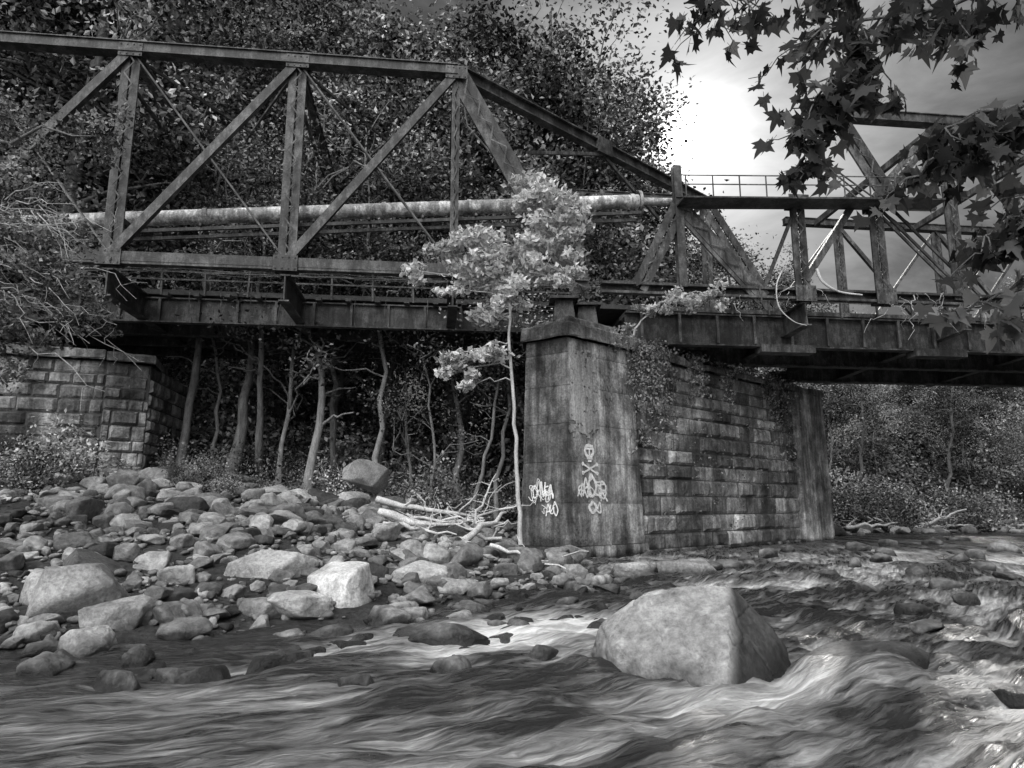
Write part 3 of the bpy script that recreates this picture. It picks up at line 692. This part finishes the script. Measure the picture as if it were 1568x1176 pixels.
# ------------------------------------------------------------ sapling in front of the pier
def custom_tree(name,base,path,rad,blobs,leaf_n,ls,mats,base_sh=.6,twig=.02,dens=7):
    g=Geo();path=np.array(path,float);k=len(path)
    t=np.linspace(0,k-1,k*4);pp=np.stack([np.interp(t,range(k),path[:,i]) for i in range(3)],1);pp[1:-1]+=rng.normal(0,.025,(len(pp)-2,3))
    tube(g,pp,np.linspace(rad,rad*.3,len(pp)),8,0,.7)
    for c in blobs:
        x,y,z,r=c;c=V3(x,y,z)
        cand=pp[pp[:,2]<z+.2] if (pp[:,2]<z+.2).any() else pp
        j=np.argmin(((cand-c)**2).sum(1));tube(g,wig(cand[j],c,6,.05,.05),np.linspace(rad*.4,twig*.6,6),5,0,.7)
        for q in range(max(3,int(r*dens))):
            o=rng.normal(size=3);o=o/np.linalg.norm(o)*r*rng.random()**.5*V3(1.15,.9,.9)
            tube(g,wig(c,c+o,4,.08),[twig,twig*.7,twig*.5,twig*.3],4,0,.7)
            clump(g,c+o,r*.40,int(leaf_n*rng.uniform(.4,1.3)),ls,1,base_sh+rng.normal(0,.2),.3)
    return g.obj(name,mats)
custom_tree('sapling',0,[(.25,20.3,.5),(.15,20.3,2.5),(.05,20.3,4.5),(-.1,20.2,6.3),(-.05,20.2,8),(.5,20.3,9.6),(.8,20.3,11)],.07,
 [(.75,20.3,11.7,.6),(1.0,20.2,11.0,.75),(1.6,20.3,10.4,.8),(1.9,20.4,9.6,.65),(.3,20.2,10.9,.4),(-.9,20.1,9.6,.8),(-1.7,20,9.2,.65),(-.2,20,9.3,.8),(-.9,20.2,8.6,.8),(.4,20.1,8.7,.75),(-.1,19.9,7.9,.7),(-2.8,20,8.7,.45),(-2.3,20,9.4,.3),(-.9,20,6.3,.6),(-1.8,19.9,5.7,.5),(-1.3,20,5.2,.4),(1.6,20.2,8.6,.5),(.8,20.3,9.8,.6),(-.6,20,7.4,.5),(2.4,20.3,10.3,.35),(-1.9,20,8.1,.35)],60,.22,[M_barkl,M_leafL],.80,.014,12)
custom_tree('shrub_on_pier',0,[(4.3,24.0,7.6),(4.6,23.8,8.1),(5.2,23.5,8.7)],.05,[(5.6,23.4,8.9,.6),(6.6,23.4,8.9,.6),(4.7,23.3,8.5,.45),(7.4,23.8,8.9,.4),(3.9,23.2,7.6,.35),(6.1,23.4,8.7,.5),(7.0,23.5,9.1,.5)],50,.19,[M_barkl,M_leafL],.5,.012)
custom_tree('willow_tree',0,[(-12.4,13,gz(-12.4,13)-.2),(-12.3,13,4),(-11.9,13,7),(-11.3,13,10)],.16,
 [(-10.6,13,9.6,1.1),(-10.4,12.8,8.2,1.2),(-9.6,12.8,7.4,.9),(-10.2,12.6,6.4,1.0),(-9.0,12.6,6.2,.7),(-9.9,12.4,5.3,.9),(-8.6,12.6,5.6,.6),(-9.3,12.4,4.7,.6),(-10.6,12,4.6,.9),(-8.2,12.6,8.9,.6),(-10.8,12,3.9,.9),(-9.8,12.4,4.2,.7),(-7.9,12.6,5.1,.4)],120,.10,[M_bark,M_leafV],.42,.009,13)
g=Geo()
for i in range(60):
    st=V3(rng.uniform(-10.9,-9),rng.uniform(12,13),rng.uniform(4.5,7.5));w_=wig(st,st+V3(rng.uniform(.3,1.9),rng.uniform(-.4,.4),rng.uniform(-1.3,.2)),7,.04,.1)
    tube(g,w_,np.linspace(.014,.004,7),4,0,.6)
    for q in (2,4,5):
        tube(g,wig(w_[q],w_[q]+rng.normal(0,.25,3)+V3(.15,0,-.1),4,.08),np.linspace(.007,.003,4),3,0,.6)
g.obj('bare_branches',[M_barkl])
g=Geo()
for i in range(38):
    a=rng.choice([3.5,4.0,4.6,3.7,5.2,12.6,13.2,14,15.2,9.5,7]);a+=rng.normal(0,.35);L=rng.uniform(1.2,4.8) if a<6 or a>12 else rng.uniform(.6,2)
    zz=np.linspace(7.3,7.3-L,14);aa=a+np.cumsum(rng.normal(0,.09,14))
    pts=np.array([[*PP(q,-.02-.14 if z_<7.2 else -.2),z_] for q,z_ in zip(aa,zz)]);tube(g,pts,np.linspace(.018,.008,14),4,0,.2)
    for p in pts[::2]: clump(g,p+rng.normal(0,.08,3)*V3(1,1,1),.2,int(rng.uniform(3,24)),.13,1,.7,0)
for i in range(50): clump(g,V3(*PP(rng.uniform(3.4,16),rng.uniform(-.15,.6)),7.4+rng.uniform(-.1,.15)),.3,22,.13,1,.5,0)
for i in range(12): clump(g,V3(*PP(rng.uniform(2.2,3.6),rng.uniform(-.2,.2)),rng.uniform(7.1,7.9)),.3,30,.13,1,.7,0)
for i in range(260):
    a=rng.uniform(3.6,15.5);clump(g,V3(*PP(a,-.06),rng.uniform(.8,7)),.12,int(rng.uniform(2,8)),.09,1,.5,0)
g.obj('ivy_vine',[M_bark,M_leafV])
g=Geo()
def sm(pts,n_=30): return np.array([list(p) for p in spl(pts,6)])
tube(g,sm([T(8.5,-.5,10.2),T(8.7,-.5,9.7),T(9.3,-.5,9.35),T(10.2,-.5,9.25)]),np.linspace(.06,.03,19),6,0,.6)
tube(g,sm([T(7.2,-.4,10.1),T(6.95,-.4,9.5),T(7.0,-.4,8.7),T(7.5,-.4,8.2),T(8.0,-.4,8.05)]),np.linspace(.03,.015,25),6,0,.5)
for s in (12.4,13.6,15.2):
    tube(g,wig(T(s,-.3,9.4),T(s+rng.uniform(-.6,.6),-.35,7.9+rng.uniform(-.3,.3)),12,.05),np.linspace(.022,.008,12),5,0,.3)
for i in range(30): 
    s=rng.uniform(5,20);p=T(s,-.3,rng.uniform(8.8,9.6));tube(g,wig(p,p+V3(rng.normal(0,.6),rng.normal(0,.2),-rng.uniform(.2,1.0)),7,.06,.1),np.linspace(.014,.005,7),4,0,.4)
g.obj('hanging_vines',[M_wood])
g=Geo()
def log(p,q,r,br_=3):
    w=wig(p,q,9,.02);tube(g,w,np.linspace(r,r*.35,9)*rng.uniform(.85,1.15,9),8,0,.6)
    for i in range(br_):
        j=rng.integers(2,8);d=rng.normal(size=3)*V3(1,.6,.5);d[2]=abs(d[2]);L=rng.uniform(.5,1.3)
        tube(g,wig(w[j],w[j]+d/np.linalg.norm(d)*L,5,.08),np.linspace(r*.35,.008,5),5,0,.6)
def gp(x,y,dz=.2): return V3(x,y,gz(x,y)+dz)
log(gp(-4.1,21.5,.5),gp(-.3,20.8,.4),.13,5);log(gp(-4.3,22,.7),gp(-.9,21.8,.8),.1,5);log(gp(-1.5,19.4,.15),gp(-.2,21.6,1.1),.13,4)
log(gp(-3.8,20.6,.3),gp(-1.6,20.2,.3),.07,4);log(gp(-2,22.5,.4),gp(.2,21.5,1.4),.06,5);log(gp(-1.2,21,.6),V3(-.5,21.6,2.6),.05,4)
log(gp(-3,21.2,.6),gp(-.8,20.6,.9),.05,6);log(gp(-2.4,20.8,.5),gp(-.2,20.9,.8),.05,6)
log(gp(-.5,16.5,.35),gp(1.2,15.7,.2),.05,2)
g.obj('driftwood',[M_wood])
g=Geo()
for i in range(40):
    x=rng.uniform(18,36);y=43.0+.1*(x-18)+rng.uniform(-.8,1.3);p=V3(x,y,max(.2,gz(x,y)+.3));log(p,p+V3(rng.uniform(-3.5,3.5),rng.uniform(-1,1),rng.uniform(-.3,1.4)),rng.uniform(.05,.14),3)
g.obj('driftwood',[M_wood])
# ------------------------------------------------------------ maple overhanging from the right bank
ML=np.array([(0,-.05),(.18,-.12),(.42,-.22),(.36,-.02),(.62,.22),(.38,.26),(.40,.48),(.20,.42),(.12,.62),(0,1.0),(-.12,.62),(-.20,.42),(-.40,.48),(-.38,.26),(-.62,.22),(-.36,-.02),(-.42,-.22),(-.18,-.12)])
MF=np.array([(0,i+1,(i+1)%18+1) for i in range(18)])
def maple_leaf(g,p,size,dirv,sh):
    d=np.asarray(dirv,float);d/=np.linalg.norm(d);r=rng.normal(size=3);s_=np.cross(d,r);s_/=np.linalg.norm(s_);u=np.cross(s_,d)
    pts=np.vstack([(0,.28),ML*rng.uniform(.85,1.15,(18,1))]);curl=rng.uniform(-.25,.35)
    v=p+size*(pts[:,:1]*s_+pts[:,1:]*d+(curl*(pts[:,:1]**2)*1.2+rng.uniform(-.2,.3)*pts[:,1:]**2)*u)
    g.add(v,MF,1,sh,False)
g=Geo()
trunk=np.array([(7.2,4.2,gz(7.2,4.2)-.3),(7.1,4.2,1.5),(6.9,4.3,3.2),(6.6,4.4,5),(6.4,4.5,7.2),(6.2,4.6,9)]);tube(g,trunk,[.3,.24,.21,.18,.13,.06],12,0,.5)
def spray(pts,r,nt,tl,ls=.15,dens=7,seedsh=.4):
    pts=np.array(pts,float);k=len(pts);t=np.linspace(0,k-1,k*6);pp=np.stack([np.interp(t,range(k),pts[:,i]) for i in range(3)],1)
    pp[1:]+=rng.normal(0,.02,(len(pp)-1,3));tube(g,pp,np.linspace(r,.008,len(pp)),6,0,.5)
    for i in range(nt):
        j=rng.integers(len(pp)//3,len(pp));d=V3(rng.normal(0,.6),rng.normal(0,.6),-rng.uniform(.1,1.1));d/=np.linalg.norm(d);L=tl*rng.uniform(.4,1.3)
        w=wig(pp[j],pp[j]+d*L,6,.05);tube(g,w,np.linspace(.008,.003,6),4,0,.4)
        for q in range(dens):
            c=w[rng.integers(1,6)]+rng.normal(0,.05,3);dv=V3(rng.normal(0,.6),rng.normal(0,.6),-.8)
            st=c+dv*.04;tube(g,[c,st],.002,3,0,.4);maple_leaf(g,st,ls*rng.uniform(.55,1.25),dv,np.clip(rng.normal(seedsh,.3),0,1))
spray([(6.6,4.4,5),(5,4.5,5.6),(3,4.7,5.75),(1.4,4.8,5.5)],.06,46,.38,.14)
spray([(6.7,4.4,4.6),(5,4.3,5.2),(3.4,4.3,5.2),(2.2,4.4,4.98)],.05,46,.44,.14)
spray([(3.4,4.3,5.2),(2.6,4.3,4.9),(2.15,4.3,4.45)],.02,18,.36,.14)
spray([(2.6,4.3,4.9),(2.25,4.4,4.4),(2.0,4.4,3.95)],.012,12,.28,.13,6)
spray([(6.9,4.3,3.9),(5,4.4,4.5),(3.9,4.5,4.5),(3.1,4.5,4.3)],.05,38,.44,.15)
spray([(5,4.4,4.5),(4.0,4.6,4.0),(3.4,4.6,3.5)],.03,28,.4,.15,7)
spray([(3.9,4.5,4.5),(3.2,4.5,4.2),(2.75,4.5,3.8)],.015,13,.3,.14,6)
spray([(6.9,4.3,3.2),(5,4.6,3.8),(4.0,4.8,3.45),(3.5,4.8,3.05)],.03,26,.36,.15,6,1)
g.obj('maple_tree',[M_bark,M_leafM])
# ------------------------------------------------------------ world, sun
EL=math.radians(29);AZ=math.radians(15.7)
w=bpy.data.worlds.new('World');S.world=w;w.use_nodes=True;n=w.node_tree;bg=n.nodes['Background']
sky=N(n,'ShaderNodeTexSky',sky_type='NISHITA');sky.sun_disc=False;sky.sun_elevation=EL;sky.sun_rotation=AZ;sky.dust_density=1
bw=N(n,'ShaderNodeRGBToBW');n.links.new(sky.outputs[0],bw.inputs[0])
tc=N(n,'ShaderNodeTexCoord');sd=(math.sin(AZ)*math.cos(EL),math.cos(AZ)*math.cos(EL),math.sin(EL))
def dot(v):
    dp=N(n,'ShaderNodeVectorMath',operation='DOT_PRODUCT');n.links.new(tc.outputs['Generated'],dp.inputs[0]);dp.inputs[1].default_value=v;return dp.outputs['Value']
dc=mth(n,'MAXIMUM',dot(sd),0.)
gl=mth(n,'ADD',mth(n,'MULTIPLY',mth(n,'POWER',dc,5000.),500.),mth(n,'ADD',mth(n,'MULTIPLY',mth(n,'POWER',dc,500.),14.),mth(n,'MULTIPLY',mth(n,'POWER',dc,45.),3.6)))
bd=Vector((-.28,-.66,.74)).normalized()
back=mth(n,'POWER',mth(n,'MAXIMUM',dot(tuple(bd)),0.),6.)  # bright lobe added to the sky behind the camera as front fill
cl=noise(n,2.6,7,.6,(1,1,2.5),'Generated',.6)
# aureole of the Nishita sky compressed so the sun stays a distinct spot in a grey sky
base=mth(n,'POWER',bw.outputs[0],.62)
tot=mth(n,'MULTIPLY',base,mr(n,cl,.38,.64,.28,.95))
tot=mth(n,'ADD',tot,gl);tot=mth(n,'ADD',tot,mth(n,'MULTIPLY',back,72.))
n.links.new(tot,bg.inputs['Color']);bg.inputs['Strength'].default_value=.1
sl=bpy.data.lights.new('sun','SUN');sl.energy=4.5;sl.angle=math.radians(.5);sl.color=(1,.98,.95);so=bpy.data.objects.new('sun',sl);S.collection.objects.link(so)
so.rotation_euler=Vector(sd).to_track_quat('Z','Y').to_euler()
cam=bpy.data.cameras.new('camera');cam.lens=24;cam.sensor_width=36;cam.clip_end=1500;co=bpy.data.objects.new('camera',cam);S.collection.objects.link(co)
co.location=(0,0,1.6);co.rotation_euler=(math.radians(90+10.15),0,0);S.camera=co
print('done',len(bpy.data.objects))
